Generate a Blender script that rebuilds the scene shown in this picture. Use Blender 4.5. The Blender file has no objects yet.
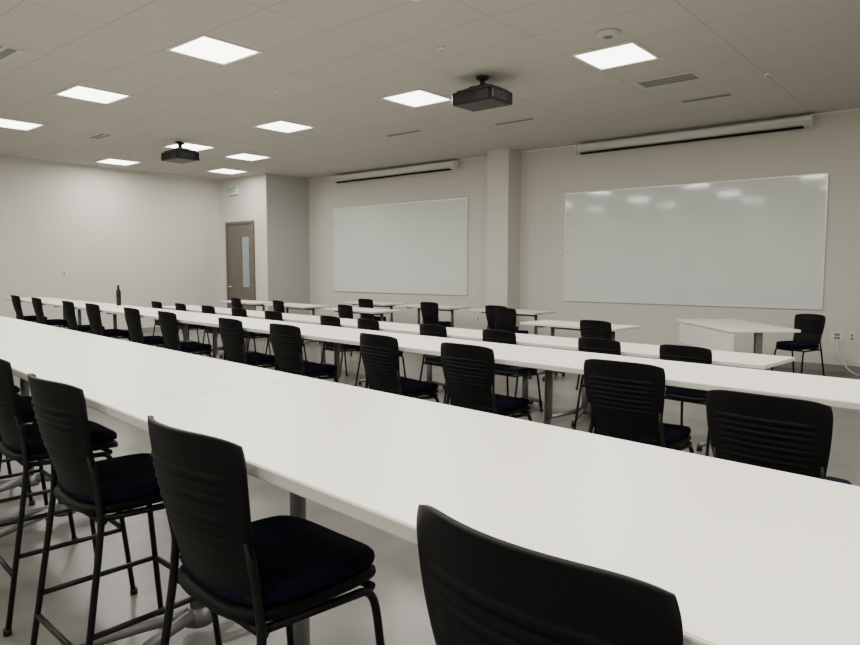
import bpy, bmesh, math, random
from mathutils import Vector, Matrix
random.seed(4)
S = bpy.context.scene
COL = S.collection
H = 3.6
ROT = math.radians(-5.5)
cr, sr = math.cos(ROT), math.sin(ROT)
def TW(s, t, z=0.0):
    return Vector((s*cr - t*sr, s*sr + t*cr, z))

# ------------------------------------------------------------ materials
def mat(name, col, rough=0.5, metal=0.0, noise=0.0, nscale=20.0, bump=0.0, bscale=200.0, spec=0.5, coat=0.0):
    m = bpy.data.materials.new(name); m.use_nodes = True
    nt = m.node_tree; b = nt.nodes['Principled BSDF']
    b.inputs['Base Color'].default_value = (*col, 1)
    b.inputs['Roughness'].default_value = rough
    b.inputs['Metallic'].default_value = metal
    b.inputs['Specular IOR Level'].default_value = spec
    b.inputs['Coat Weight'].default_value = coat
    tc = nt.nodes.new('ShaderNodeTexCoord')
    if noise > 0:
        n = nt.nodes.new('ShaderNodeTexNoise'); n.inputs['Scale'].default_value = nscale
        n.inputs['Detail'].default_value = 5
        nt.links.new(tc.outputs['Object'], n.inputs['Vector'])
        r = nt.nodes.new('ShaderNodeMix'); r.data_type = 'RGBA'
        r.inputs[6].default_value = (*[c*(1-noise) for c in col], 1)
        r.inputs[7].default_value = (*[min(1, c*(1+noise)) for c in col], 1)
        nt.links.new(n.outputs['Fac'], r.inputs[0]); nt.links.new(r.outputs[2], b.inputs['Base Color'])
    if bump > 0:
        n2 = nt.nodes.new('ShaderNodeTexNoise'); n2.inputs['Scale'].default_value = bscale
        nt.links.new(tc.outputs['Object'], n2.inputs['Vector'])
        bp = nt.nodes.new('ShaderNodeBump'); bp.inputs['Strength'].default_value = bump
        bp.inputs['Distance'].default_value = 0.01
        nt.links.new(n2.outputs['Fac'], bp.inputs['Height']); nt.links.new(bp.outputs['Normal'], b.inputs['Normal'])
    return m
def emis(name, col, st):
    m = bpy.data.materials.new(name); m.use_nodes = True
    b = m.node_tree.nodes['Principled BSDF']
    b.inputs['Base Color'].default_value = (*col, 1)
    b.inputs['Emission Color'].default_value = (*col, 1); b.inputs['Emission Strength'].default_value = st
    return m

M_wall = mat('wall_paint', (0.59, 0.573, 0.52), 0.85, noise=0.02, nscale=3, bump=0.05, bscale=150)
M_wallg = mat('wall_tone_grey', (0.45, 0.445, 0.425), 0.85, noise=0.02, nscale=3)  # greyer, darker wall tone, used on the return only
M_floor = mat('floor_polished_concrete', (0.145, 0.14, 0.128), 0.32, noise=0.45, nscale=3.5)
M_base = mat('baseboard_rubber', (0.22, 0.22, 0.215), 0.6)
M_top = mat('table_laminate', (0.90, 0.872, 0.785), 0.36, noise=0.012, nscale=6)
M_edge = mat('table_edge_band', (0.60, 0.585, 0.54), 0.5)
M_metal = mat('table_leg_metal', (0.17, 0.17, 0.17), 0.45, 0.5)
M_blk = mat('black_plastic', (0.0035, 0.0035, 0.0038), 0.55, bump=0.06, bscale=400, spec=0.14)
M_tube = mat('black_powder_coat', (0.005, 0.005, 0.0055), 0.45, spec=.25)
M_navy = mat('navy_upholstery', (0.0045, 0.0055, 0.017), 0.95, noise=0.3, nscale=150, bump=0.4, bscale=500, spec=.1)
M_wb = mat('whiteboard_glass', (0.68, 0.715, 0.69), 0.07, noise=0.02, nscale=1.5)
M_alu = mat('aluminium_trim', (0.70, 0.70, 0.68), 0.35, 0.3)
M_white = mat('white_plastic', (0.70, 0.69, 0.65), 0.5)
M_pblk = mat('projector_black', (0.012, 0.012, 0.013), 0.4, spec=.3)
M_pgry = mat('projector_grey', (0.05, 0.05, 0.05), 0.4)
M_lens = mat('lens_glass', (0.05, 0.06, 0.09), 0.05, coat=1)
M_door = mat('door_wood', (0.12, 0.105, 0.085), 0.5, noise=0.12, nscale=8)
M_dframe = mat('door_frame_paint', (0.12, 0.11, 0.097), 0.5)
M_dglass = mat('door_glass', (0.26, 0.31, 0.35), 0.08)
M_slot = mat('slot_dark', (0.012, 0.012, 0.012), 0.8, spec=.1)
M_vent = mat('vent_grey', (0.18, 0.175, 0.165), 0.6)
M_ventw = mat('vent_white', (0.50, 0.49, 0.46), 0.5)
M_green = emis('exit_green', (0.02, 0.30, 0.12), 0.25)
M_diff = emis('light_diffuser', (1.0, 0.985, 0.94), 8.0)

# ceiling tiles
M_ceil = bpy.data.materials.new('ceiling_tile'); M_ceil.use_nodes = True
nt = M_ceil.node_tree; b = nt.nodes['Principled BSDF']; b.inputs['Roughness'].default_value = 0.95
b.inputs['Specular IOR Level'].default_value = 0.1
tc = nt.nodes.new('ShaderNodeTexCoord'); mp = nt.nodes.new('ShaderNodeMapping')
mp.inputs['Location'].default_value = (-0.55, -0.2175, 0)
br = nt.nodes.new('ShaderNodeTexBrick'); br.offset = 0; br.squash = 1
br.inputs['Scale'].default_value = 1; br.inputs['Brick Width'].default_value = 1.34
br.inputs['Row Height'].default_value = 0.675; br.inputs['Mortar Size'].default_value = 0.008
br.inputs['Mortar Smooth'].default_value = 0.3
br.inputs['Color1'].default_value = (0.52, 0.507, 0.465, 1); br.inputs['Color2'].default_value = (0.50, 0.488, 0.447, 1)
br.inputs['Mortar'].default_value = (0.385, 0.373, 0.34, 1)
nt.links.new(tc.outputs['Object'], mp.inputs['Vector']); nt.links.new(mp.outputs['Vector'], br.inputs['Vector'])
nz = nt.nodes.new('ShaderNodeTexNoise'); nz.inputs['Scale'].default_value = 160
nt.links.new(tc.outputs['Object'], nz.inputs['Vector'])
bp = nt.nodes.new('ShaderNodeBump'); bp.inputs['Strength'].default_value = 0.25; bp.inputs['Distance'].default_value = 0.005
nt.links.new(nz.outputs['Fac'], bp.inputs['Height']); nt.links.new(bp.outputs['Normal'], b.inputs['Normal'])
nt.links.new(br.outputs['Color'], b.inputs['Base Color'])

# ------------------------------------------------------------ mesh helpers
def box(bm, x0, x1, y0, y1, z0, z1, mi=0, bev=0.0, seg=2, M=None):
    r = bmesh.ops.create_cube(bm, size=1.0)
    vs = r['verts']
    for v in vs:
        v.co = Vector(((x0+x1)/2 + v.co.x*(x1-x0), (y0+y1)/2 + v.co.y*(y1-y0), (z0+z1)/2 + v.co.z*(z1-z0)))
    fs = set(f for v in vs for f in v.link_faces)
    for f in fs: f.material_index = mi
    if bev > 0:
        es = list(set(e for v in vs for e in v.link_edges))
        rb = bmesh.ops.bevel(bm, geom=es, offset=bev, segments=seg, affect='EDGES', profile=0.5)
        for f in rb['faces']: f.material_index = mi
        vs = list(set(v for f in rb['faces'] for v in f.verts) | set(v for v in vs if v.is_valid))
    if M is not None:
        bmesh.ops.transform(bm, matrix=M, verts=vs)
def tube(bm, pts, r, mi=0, n=10, ry=None):
    pts = [Vector(p) for p in pts]; rings = []
    rr = r if isinstance(r, (list, tuple)) else [r]*len(pts)
    up = None
    for i, p in enumerate(pts):
        if i == 0: d = pts[1]-p
        elif i == len(pts)-1: d = p-pts[i-1]
        else: d = (pts[i+1]-p).normalized() + (p-pts[i-1]).normalized()
        d.normalize()
        if up is None:
            up = Vector((0, 0, 1)) if abs(d.z) < 0.9 else Vector((1, 0, 0))
        a = d.cross(up).normalized(); c = a.cross(d).normalized(); up = c
        rings.append([bm.verts.new(p + a*math.cos(2*math.pi*k/n)*rr[i] + c*math.sin(2*math.pi*k/n)*(rr[i] if ry is None else ry)) for k in range(n)])
    for i in range(len(rings)-1):
        for k in range(n):
            f = bm.faces.new((rings[i][k], rings[i][(k+1) % n], rings[i+1][(k+1) % n], rings[i+1][k]))
            f.material_index = mi; f.smooth = True
    for ring in (rings[0], rings[-1]):
        try:
            f = bm.faces.new(ring); f.material_index = mi
        except ValueError: pass
def rounded(pts, k=5, q=0.3):
    pts = [Vector(p) for p in pts]; out = [pts[0]]
    for i in range(1, len(pts)-1):
        a = pts[i].lerp(pts[i-1], q); c = pts[i].lerp(pts[i+1], q)
        for j in range(k+1):
            t = j/k
            out.append(a.lerp(pts[i], t).lerp(pts[i].lerp(c, t), t))
    out.append(pts[-1]); return out
def sheet(bm, fn, nu, nv, th, mi=0):
    P = [[Vector(fn(-1+2*i/nu, j/nv)) for i in range(nu+1)] for j in range(nv+1)]
    def nrm(i, j):
        a = P[j][min(i+1, nu)]-P[j][max(i-1, 0)]; c = P[min(j+1, nv)][i]-P[max(j-1, 0)][i]
        return a.cross(c).normalized()
    A = [[bm.verts.new(P[j][i]+nrm(i, j)*th/2) for i in range(nu+1)] for j in range(nv+1)]
    B = [[bm.verts.new(P[j][i]-nrm(i, j)*th/2) for i in range(nu+1)] for j in range(nv+1)]
    def F(*v):
        f = bm.faces.new(v); f.material_index = mi; f.smooth = True
    for j in range(nv):
        for i in range(nu):
            F(A[j][i], A[j][i+1], A[j+1][i+1], A[j+1][i]); F(B[j][i], B[j+1][i], B[j+1][i+1], B[j][i+1])
    for j in range(nv):
        F(A[j][0], A[j+1][0], B[j+1][0], B[j][0]); F(A[j][nu], B[j][nu], B[j+1][nu], A[j+1][nu])
    for i in range(nu):
        F(A[0][i], B[0][i], B[0][i+1], A[0][i+1]); F(A[nv][i], A[nv][i+1], B[nv][i+1], B[nv][i])
def superslab(bm, cx, cy, z0, z1, hx, hy, mi=0, e=3.6, n=40, zfn=None):
    prof = [(0.93, 0.0), (0.985, 0.15), (1.0, 0.45), (0.99, 0.75), (0.95, 0.93), (0.85, 1.0), (0.5, 1.03)]
    rings = []
    for sc, h in prof:
        ring = []
        for k in range(n):
            a = 2*math.pi*k/n; c, s = math.cos(a), math.sin(a)
            x = cx+hx*sc*math.copysign(abs(c)**(2/e), c); y = cy+hy*sc*math.copysign(abs(s)**(2/e), s)
            z = z0+(z1-z0)*h + (zfn(x-cx, y-cy) if zfn else 0)
            ring.append(bm.verts.new((x, y, z)))
        rings.append(ring)
    for i in range(len(rings)-1):
        for k in range(n):
            f = bm.faces.new((rings[i][k], rings[i][(k+1) % n], rings[i+1][(k+1) % n], rings[i+1][k])); f.material_index = mi; f.smooth = True
    f = bm.faces.new(rings[0][::-1]); f.material_index = mi
    c = bm.verts.new((cx, cy, z0+(z1-z0)*1.03+(zfn(0, 0) if zfn else 0)))
    for k in range(n):
        f = bm.faces.new((rings[-1][k], rings[-1][(k+1) % n], c)); f.material_index = mi; f.smooth = True
def mesh(name, bm, mats):
    bmesh.ops.recalc_face_normals(bm, faces=bm.faces)
    me = bpy.data.meshes.new(name); bm.to_mesh(me); bm.free()
    for m in mats: me.materials.append(m)
    return me
def obj(name, me, loc=(0, 0, 0), rz=0.0, parent=None):
    o = bpy.data.objects.new(name, me); o.location = loc; o.rotation_euler = (0, 0, rz)
    COL.objects.link(o)
    if parent: o.parent = parent
    return o
def simple(name, boxes, mats, loc=(0, 0, 0), rz=0.0, bev=0.0, parent=None):
    bm = bmesh.new()
    for bx in boxes: box(bm, *bx[:6], mi=(bx[6] if len(bx) > 6 else 0), bev=bev)
    return obj(name, mesh(name, bm, mats), loc, rz, parent)

# ------------------------------------------------------------ room shell
XL, XR, YB, YF = -14.87, 3.2, -2.2, 10.9
DX, DY = -13.0, 9.65
simple('floor', [(XL-.2, XR+.2, YB-.2, YF+.2, -0.1, 0)], [M_floor])
simple('ceiling', [(XL-.2, XR+.2, YB-.2, YF+.2, H, H+0.1)], [M_ceil])
simple('wall_left', [(XL-.15, XL, YB-.15, YF+.15, 0, H)], [M_wall])
simple('wall_right', [(XR, XR+.15, YB-.15, YF+.15, 0, H)], [M_wall])
simple('wall_back', [(XL, XR, YB-.15, YB, 0, H)], [M_wall])
simple('wall_front', [(DX, XR, YF, YF+.15, 0, H)], [M_wall])
simple('wall_door_side', [(XL, DX-0.0, DY, YF+.15, 0, H)], [M_wall])
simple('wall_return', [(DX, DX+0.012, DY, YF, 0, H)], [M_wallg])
simple('wall_column', [(-7.41, -6.94, YF-0.42, YF, 0, H)], [M_wall])
simple('baseboard_front', [(DX+.02, -7.42, YF-.012, YF, 0, .1), (-6.93, XR, YF-.012, YF, 0, .1)], [M_base])
simple('baseboard_left', [(XL, XL+.012, YB, DY, 0, .1)], [M_base])
simple('baseboard_column', [(-7.422, -6.928, YF-0.432, YF-.42, 0, .1), (-6.94, -6.928, YF-.43, YF-.013, 0, .1)], [M_base])
simple('trim_ceiling', [(DX+.02, -7.42, YF-.02, YF, H-.025, H), (-6.93, XR, YF-.02, YF, H-.025, H), (XL, XL+.02, YB, DY, H-.025, H)], [M_white])

# ------------------------------------------------------------ door
door = bpy.data.objects.new('door_1', None); COL.objects.link(door); door.location = (-14.02, DY, 0)
simple('frame', [(-.56, -.50, -.05, 0.0, 0, 2.56), (.50, .56, -.05, 0.0, 0, 2.56), (-.50, .50, -.05, 0.0, 2.5, 2.56)], [M_dframe], parent=door)
simple('slab', [(-.495, .08, -.03, -.001, 0.01, 2.495), (.36, .495, -.03, -.001, 0.01, 2.495), (.08, .36, -.03, -.001, 2.2, 2.495), (.08, .36, -.03, -.001, .01, 1.0)], [M_door], parent=door)
simple('vision_glass', [(.08, .36, -.018, -.006, 1.0, 2.2)], [M_dglass], parent=door)
bm = bmesh.new(); tube(bm, [(-.42, -.03, 1.0), (-.42, -.09, 1.0), (-.30, -.09, 1.0)], .012, 0)
obj('lever_handle', mesh('lever_handle', bm, [M_alu]), parent=door)

ex = bpy.data.objects.new('exit_sign', None); COL.objects.link(ex); ex.location = (-14.22, DY-.04, 3.30)
simple('housing', [(-.17, .17, -.03, .038, -.10, .10)], [M_white], parent=ex, bev=.008)
cu = bpy.data.curves.new('exit_text', 'FONT'); cu.body = 'EXIT'; cu.size = .17; cu.align_x = 'CENTER'; cu.align_y = 'CENTER'; cu.extrude = .002; cu.offset = .004
cu.materials.append(M_green)
to = bpy.data.objects.new('lettering', cu); COL.objects.link(to); to.parent = ex; to.location = (0, -.034, 0); to.rotation_euler = (math.pi/2, 0, 0)

# ------------------------------------------------------------ whiteboards + screens
def whiteboard(x0, x1, z0, z1):
    e = bpy.data.objects.new('whiteboard', None); COL.objects.link(e); e.location = ((x0+x1)/2, YF, (z0+z1)/2)
    w, h = (x1-x0)/2, (z1-z0)/2
    simple('panel', [(-w, w, -.022, -.002, -h, h)], [M_wb], parent=e)
    t = .018
    simple('edge_trim', [(-w-t, w+t, -.028, 0, h, h+t), (-w-t, w+t, -.028, 0, -h-t, -h), (-w-t, -w, -.028, 0, -h, h), (w, w+t, -.028, 0, -h, h)], [M_alu], parent=e)
    bm = bmesh.new()
    for i in range(4):
        box(bm, -w+.03, -w+.065, -.034, -.023, h-.35-.22*i-.017, h-.35-.22*i+.017, 0, .004)
    obj('magnets', mesh('magnets', bm, [M_ventw]), parent=e)
whiteboard(-5.98, -1.93, .88, 2.75)
whiteboard(-12.1, -8.18, .92, 2.82)
def screen(x0, x1):
    e = bpy.data.objects.new('projection_screen', None); COL.objects.link(e); e.location = ((x0+x1)/2, YF-.14, 3.46)
    w = (x1-x0)/2
    bm = bmesh.new()
    tube(bm, [(-w, 0, 0.02), (w, 0, 0.02)], .075, 0, 20)
    box(bm, -w, w, -.075, .075, .03, .085, 0, .01)
    box(bm, -w-.015, -w+.01, -.09, .09, -.07, .10, 0, .01); box(bm, w-.01, w+.015, -.09, .09, -.07, .10, 0, .01)
    obj('casing', mesh('casing', bm, [M_white]), parent=e)
    simple('slot', [(-w+.08, w-.1, -.078, -.0, -.072, -.048)], [M_slot], parent=e)
    simple('wall_bracket', [(-w+.3, -w+.36, .06, .139, -.03, .08), (w-.36, w-.3, .06, .139, -.03, .08)], [M_white], parent=e)
screen(-5.70, -2.12); screen(-11.85, -8.38)

# ------------------------------------------------------------ ceiling items
bm = bmesh.new(); w = .335
for b4 in [(-w, w, -w, -w+.03), (-w, w, w-.03, w), (-w, -w+.03, -w+.03, w-.03), (w-.03, w, -w+.03, w-.03)]:
    box(bm, *b4, -.014, 0.0, 0)
LF = mesh('light_frame', bm, [M_white])
bm = bmesh.new()
N = 12
prev = None
for i in range(N+1):
    y = -.305+.61*i/N; z = -.004-.008*math.sin(math.pi*i/N)
    cur = [bm.verts.new((-.305, y, z)), bm.verts.new((.305, y, z))]
    if prev: f = bm.faces.new((prev[0], cur[0], cur[1], prev[1])); f.smooth = True
    prev = cur
LD = mesh('light_diffuser_panel', bm, [M_diff])
def fixture(x, y, power=47):
    e = bpy.data.objects.new('ceiling_light', None); COL.objects.link(e); e.location = (x, y, H)
    obj('frame', LF, parent=e); obj('diffuser', LD, parent=e)
    l = bpy.data.lights.new('troffer_lamp', 'AREA'); l.shape = 'SQUARE'; l.size = .56; l.energy = power; l.color = (1.0, .965, .885)
    lo = bpy.data.objects.new('lamp', l); COL.objects.link(lo); lo.parent = e; lo.location = (0, 0, -.03)
for n in range(5): fixture(-3.12-2.68*n, 6.66)
for n in range(-2, 4): fixture(-3.4-2.68*n, 3.93)  # right-hand fixtures are out of view, added for lighting
for n in range(-2, 4): fixture(-3.4-2.68*n, 1.2)  # unseen row, added to light the room
for n in range(-2, 4): fixture(-3.4-2.68*n, -1.2, 25)
fixture(-11.3, 7.98, 25); fixture(-13.3, 8.85, 25)
fixture(.5, 6.66)

def projector(x, y):
    e = bpy.data.objects.new('ceiling_projector', None); COL.objects.link(e); e.location = (x, y, H)
    dz = .035
    bm = bmesh.new()
    box(bm, -.28, .28, -.21, .21, -.355+dz, -.21+dz, 0, .025, 3)
    box(bm, -.24, .24, -.17, .17, -.212+dz, -.185+dz, 1, .008)
    box(bm, -.12, .16, .205, .235, -.34+dz, -.225+dz, 1, .01)
    for i in range(7): box(bm, .08+.022*i, .092+.022*i, -.216, -.208, -.33+dz, -.24+dz, 1)
    for i in range(8): box(bm, -.284, -.278, -.15+.03*i, -.138+.03*i, -.33+dz, -.24+dz, 1)
    for i in range(8): box(bm, .278, .284, -.15+.03*i, -.138+.03*i, -.33+dz, -.24+dz, 1)
    obj('body', mesh('body', bm, [M_pblk, M_pgry]), parent=e)
    bm = bmesh.new(); tube(bm, [(-.02, .20, -.28+dz), (-.02, .26, -.28+dz)], .06, 0, 24); tube(bm, [(-.02, .258, -.28+dz), (-.02, .265, -.28+dz)], .048, 1, 24)
    obj('lens', mesh('lens', bm, [M_pgry, M_lens]), parent=e)
    bm = bmesh.new(); tube(bm, [(0, 0, 0), (0, 0, -.12)], .032, 0, 16)
    tube(bm, [(0, 0, -.001), (0, 0, -.025), (0, 0, -.05)], [.075, .075, .035], 0, 20)
    box(bm, -.12, .12, -.09, .09, -.135, -.11, 0, .005)
    for a in (-1, 1):
        for c in (-1, 1): tube(bm, [(a*.10, c*.07, -.12), (a*.19, c*.14, -.158)], .011, 0, 8)
    obj('ceiling_mount', mesh('ceiling_mount', bm, [M_pblk]), parent=e)
projector(-4.60, 6.40); projector(-10.90, 6.33)

def vent(x, y, wx, wy, name='air_vent', n=5):
    bm = bmesh.new()
    box(bm, -wx/2, wx/2, -wy/2, wy/2, -.008, 0, 0)
    for i in range(n):
        yy = -wy/2+.03+(wy-.06)*(i+.5)/n
        box(bm, -wx/2+.03, wx/2-.03, yy-.3*(wy-.06)/n, yy+.3*(wy-.06)/n, -.014, -.006, 1)
    obj(name, mesh(name, bm, [M_ventw, M_vent]), (x, y, H))
vent(-3.05, 7.88, .68, .34, n=3); vent(-2.98, 8.98, .66, .2, n=2); vent(-7.45, 8.2, .75, .16, n=2)
vent(-5.6, 8.6, .7, .14, n=2); vent(-7.83, 2.50, .6, .45, n=3); vent(-11.4, 5.2, .5, .25, n=2)
def disc(name, x, y, r, h, m):
    bm = bmesh.new(); tube(bm, [(0, 0, 0), (0, 0, -h*.5), (0, 0, -h)], [r, r*.97, r*.7], 0, 28)
    tube(bm, [(0, 0, -h), (0, 0, -h-.006)], r*.35, 1, 20)
    obj(name, mesh(name, bm, [m, M_vent]), (x, y, H))
disc('smoke_detector', -2.88, 5.97, .12, .04, M_ventw)
for (x, y) in [(-6.9, 5.3), (-2.1, 8.3), (-9.9, 5.3), (-4.3, 5.3)]: disc('sprinkler_head', x, y, .035, .03, M_white)

# ------------------------------------------------------------ chairs
def chair_mesh(name, hs, bh=.375, foot=None):
    bm = bmesh.new()
    zb = hs+.005
    def back(u, v):
        wv = .172+.044*math.sin(min(1, v*1.1)*math.pi/2)
        e = max(0, v-.88)/.12
        wv *= 1-.04*e*e
        x = u*wv
        y = -.180-.088*v**1.25-.014*math.sin(v*math.pi) + .066*u*u*(0.45+.55*v)
        z = zb+bh*v - .014*(abs(u)**6)*v + .008*(1-u*u)*v
        if .28 < v < .80 and abs(u) < .8:
            fade = min(1, (.8-abs(u))/.10)*min(1, (v-.28)/.04)*min(1, (.80-v)/.04)
            y += -.0060*fade*max(0, math.sin((v-.28)/.52*math.pi*2*8))
        return (x, y, z)
    sheet(bm, back, 28, 84, .010, 0)
    def low(u, v):
        a = v*math.pi/2
        x = u*(.172+.036*v)
        y = -.180+.066*.45*u*u*(1-v) + .12*(1-math.cos(a))
        z = zb+.006-.052*math.sin(a)
        return (x, y, z)
    sheet(bm, low, 16, 8, .010, 0)
    droop = lambda x, y: -0.9*max(0, y-.12)**2*3 + .3*x*x*.6
    superslab(bm, 0, .02, hs-.055, hs-.02, .215, .215, 0, zfn=droop)
    superslab(bm, 0, .025, hs-.022, hs+.020, .212, .207, 1, zfn=droop)
    r = .011; sp = .045*(hs/.46)
    for sx in (-1, 1):
        # rear leg, continuing up as the back upright
        tube(bm, rounded([(sx*(.195+sp*.5), -.19-sp, 0.0), (sx*.208, -.160, hs-.07), (sx*.184, -.160, hs+.05), (sx*.184, -.178, hs+.15)], 5, .2),
             r, 2)
        tube(bm, rounded([(sx*(.195+sp*.5), .19+sp*.6, 0.0), (sx*.198, .17, hs-.07), (sx*.185, -.15, hs-.06)], 5, .12), r, 2)
        for yy in (-.19-sp, .19+sp*.6):
            tube(bm, [(sx*(.195+sp*.5), yy, 0.0), (sx*(.195+sp*.5), yy, .025)], .016, 2, 12)
    tube(bm, [(-.198, .165, hs-.065), (.198, .165, hs-.065)], r, 2); tube(bm, [(-.2, -.15, hs-.065), (.2, -.15, hs-.065)], r, 2)
    if foot:
        def lp(sx, front, z):
            t = z/(hs-.07)
            if front: return (sx*((.195+sp*.5)*(1-t)+.198*t), (.19+sp*.6)*(1-t)+.17*t, z)
            return (sx*((.195+sp*.5)*(1-t)+.208*t), (-.19-sp)*(1-t)-.16*t, z)
        tube(bm, [lp(-1, True, foot), lp(1, True, foot)], r, 2)
        tube(bm, [lp(-1, False, foot*.75), lp(1, False, foot*.75)], r*.9, 2)
        for sx in (-1, 1):
            tube(bm, [lp(sx, True, foot), lp(sx, False, foot)], r*.9, 2)
    return mesh(name, bm, [M_blk, M_navy, M_tube])
CH_bar = chair_mesh('bar_stool_mesh', .715, foot=.30)
CH_cnt = chair_mesh('counter_stool_mesh', .615, foot=.24)
CH_std = chair_mesh('classroom_chair_mesh', .460)
def chair(me, name, s, tback, rot=0.0):
    p = TW(s, tback+.27)
    obj(name, me, p, ROT+math.radians(rot))

for s, t, r in [(-.542, .650, 0), (-1.475, .615, 2), (-2.42, .60, 3), (-3.25, .61, 0), (-4.05, .61, 0), (-4.85, .61, 0)]:
    chair(CH_bar, 'bar_stool', s, t, r)
for s, t, r in [(-.88, 2.50, 0), (-1.70, 2.92, 2), (-2.74, 2.93, 0), (-3.56, 2.94, -3), (-4.75, 2.94, 2), (-5.66, 2.95, 0), (-7.0, 2.95, 0), (-7.95, 2.95, 0), (-9.25, 2.95, 2), (-10.2, 2.95, 0), (-11.7, 2.95, 0), (-12.9, 2.95, 0)]:
    chair(CH_cnt, 'counter_stool', s, t, r)
for s in [-2.38, -3.15, -4.28, -5.2, -6.3, -7.07, -8.43, -9.4, -10.4, -11.4, -12.4]:
    chair(CH_std, 'classroom_chair', s, 5.09, random.uniform(-3, 3))
for s, t in [(-4.28, 6.85), (-9.05, 6.85), (-11.1, 6.85), (-12.7, 6.85), (-7.15, 8.45), (-6.60, 8.0), (-8.7, 8.45), (-10.5, 8.45)]:
    chair(CH_std, 'classroom_chair', s, t, random.uniform(-5, 5))
obj('classroom_chair', CH_std, (-1.99, 9.85, 0), math.radians(155))

# ------------------------------------------------------------ tables
def table_mesh(L, D, h, inset=.36, off=.0):
    bm = bmesh.new(); th = .03
    box(bm, -L/2, L/2, -D/2, D/2, h-th, h, 1, .004)
    box(bm, -L/2+.003, L/2-.003, -D/2+.0045, D/2-.0045, h-.002, h+.0008, 0)
    for sx in (-1, 1):
        x = sx*(L/2-inset)
        tube(bm, [(x, off, .06), (x, off, h*.55)], .032, 2, 18); tube(bm, [(x, off, h*.5), (x, off, h-th-.01)], .025, 2, 18)
        box(bm, x-.035, x+.035, -D/2+.08, D/2-.08, h-th-.03, h-th-.0005, 2, .006)
        tube(bm, [(x, off, .045), (x, off, .11)], [.06, .04], 2, 18)
        for sy in (-1, 1):
            for a in (-.32, .32):
                dx, dy = math.sin(a), math.cos(a)*sy
                Lr = D/2-.03-off*sy
                tube(bm, [(x+dx*.02, off+dy*.02, .085), (x+dx*Lr*.5, off+dy*Lr*.5, .07), (x+dx*Lr, off+dy*Lr, .045)], [.026, .022, .017], 2, 10)
                tube(bm, [(x+dx*Lr, off+dy*Lr, 0), (x+dx*Lr, off+dy*Lr, .045)], .02, 3, 12)
    box(bm, -L/2+inset, L/2-inset, off-.015, off+.015, h-th-.06, h-th-.02, 2)
    return mesh('training_table_mesh', bm, [M_top, M_edge, M_metal, M_tube])
def row(s_right, L, n, t0, t1, h, gap=.002, name='training_table', off=.0):
    me = table_mesh(L-gap, t1-t0, h, off=off)
    for i in range(n):
        obj(name, me, TW(s_right-L*(i+.5), (t0+t1)/2), ROT)
row(.25+2.4, 2.4, 5, .735, 1.49, 1.03, off=.06)
row(1.55, 2.2, 7, 3.06, 3.70, .92, off=.11)
row(-1.80, 2.15, 5, 5.2, 5.86, .74, off=.10)
for sr_, t0 in [(-4.12, 7.08), (-8.5, 7.08), (-10.5, 7.08), (-12.3, 7.08), (-6.5, 8.7), (-8.4, 8.7), (-10.1, 8.7)]:
    me = table_mesh(1.4, .6, .74, .25, off=.08)
    obj('training_table', me, TW(sr_-.7, t0+.3), ROT)

# ------------------------------------------------------------ instructor desk
desk = bpy.data.objects.new('instructor_desk', None); COL.objects.link(desk)
P1 = Vector((-3.45, 9.5, 0)); P2 = Vector((-2.35, 8.2, 0)); ang = math.atan2((P2-P1).y, (P2-P1).x); Ld = (P2-P1).length
desk.location = (P1+P2)/2; desk.rotation_euler = (0, 0, ang)
simple('top', [(-Ld/2, Ld/2, 0, .8, .71, .74)], [M_top], parent=desk, bev=.004)
simple('modesty_panel', [(-Ld/2+.02, Ld/2-.02, .02, .04, .42, .709)], [M_white], parent=desk)
simple('legs', [(sx*(Ld/2-.1)-.03, sx*(Ld/2-.1)+.03, .32, .40, .03, .71) for sx in (-1, 1)] + [(sx*(Ld/2-.1)-.035, sx*(Ld/2-.1)+.035, .06, .69, 0, .035) for sx in (-1, 1)], [M_metal], parent=desk, bev=.005)

# small things
bm = bmesh.new(); tube(bm, [(0, 0, 0), (0, 0, .2), (0, 0, .235), (0, 0, .25), (0, 0, .29)], [.032, .032, .018, .016, .016], 0, 20)
obj('water_bottle', mesh('water_bottle', bm, [M_tube]), TW(-9.95, 3.6, .9215))
def plate(x, z, n=1):
    simple('wall_outlet', [(x-.04*n, x+.04*n, YF-.008, YF, z-.06, z+.06, 0), (x-.018*n, x+.018*n, YF-.011, YF-.007, z-.04, z-.008, 1), (x-.018*n, x+.018*n, YF-.011, YF-.007, z+.008, z+.04, 1)], [M_white, M_vent])
plate(-1.72, .5, 2); plate(-1.54, .5, 1); plate(-7.9, .45); plate(-6.4, .45)
simple('light_switch', [(XL, XL+.008, 5.9, 5.98, 1.28, 1.4, 0), (XL+.007, XL+.012, 5.925, 5.955, 1.31, 1.37, 1)], [M_white, M_vent])
bm = bmesh.new(); tube(bm, rounded([(-1.72, YF-.02, .47), (-1.70, YF-.08, .25), (-1.5, YF-.2, .012), (-1.2, YF-.35, .012), (-.9, YF-.3, .012)], 6, .4), .008, 0, 8)
obj('power_cord', mesh('power_cord', bm, [M_white]))

# ------------------------------------------------------------ world + camera
wd = bpy.data.worlds.new('world'); S.world = wd; wd.use_nodes = True
wd.node_tree.nodes['Background'].inputs['Color'].default_value = (.8, .8, .78, 1)
wd.node_tree.nodes['Background'].inputs['Strength'].default_value = .3
cam = bpy.data.cameras.new('camera'); cam.sensor_width = 36; cam.lens = 680/860*36; cam.clip_start = .02
co = bpy.data.objects.new('camera', cam); COL.objects.link(co)
co.location = (0, 0, 1.45); co.rotation_euler = (math.radians(90-4.58), 0, math.radians(40))
S.camera = co
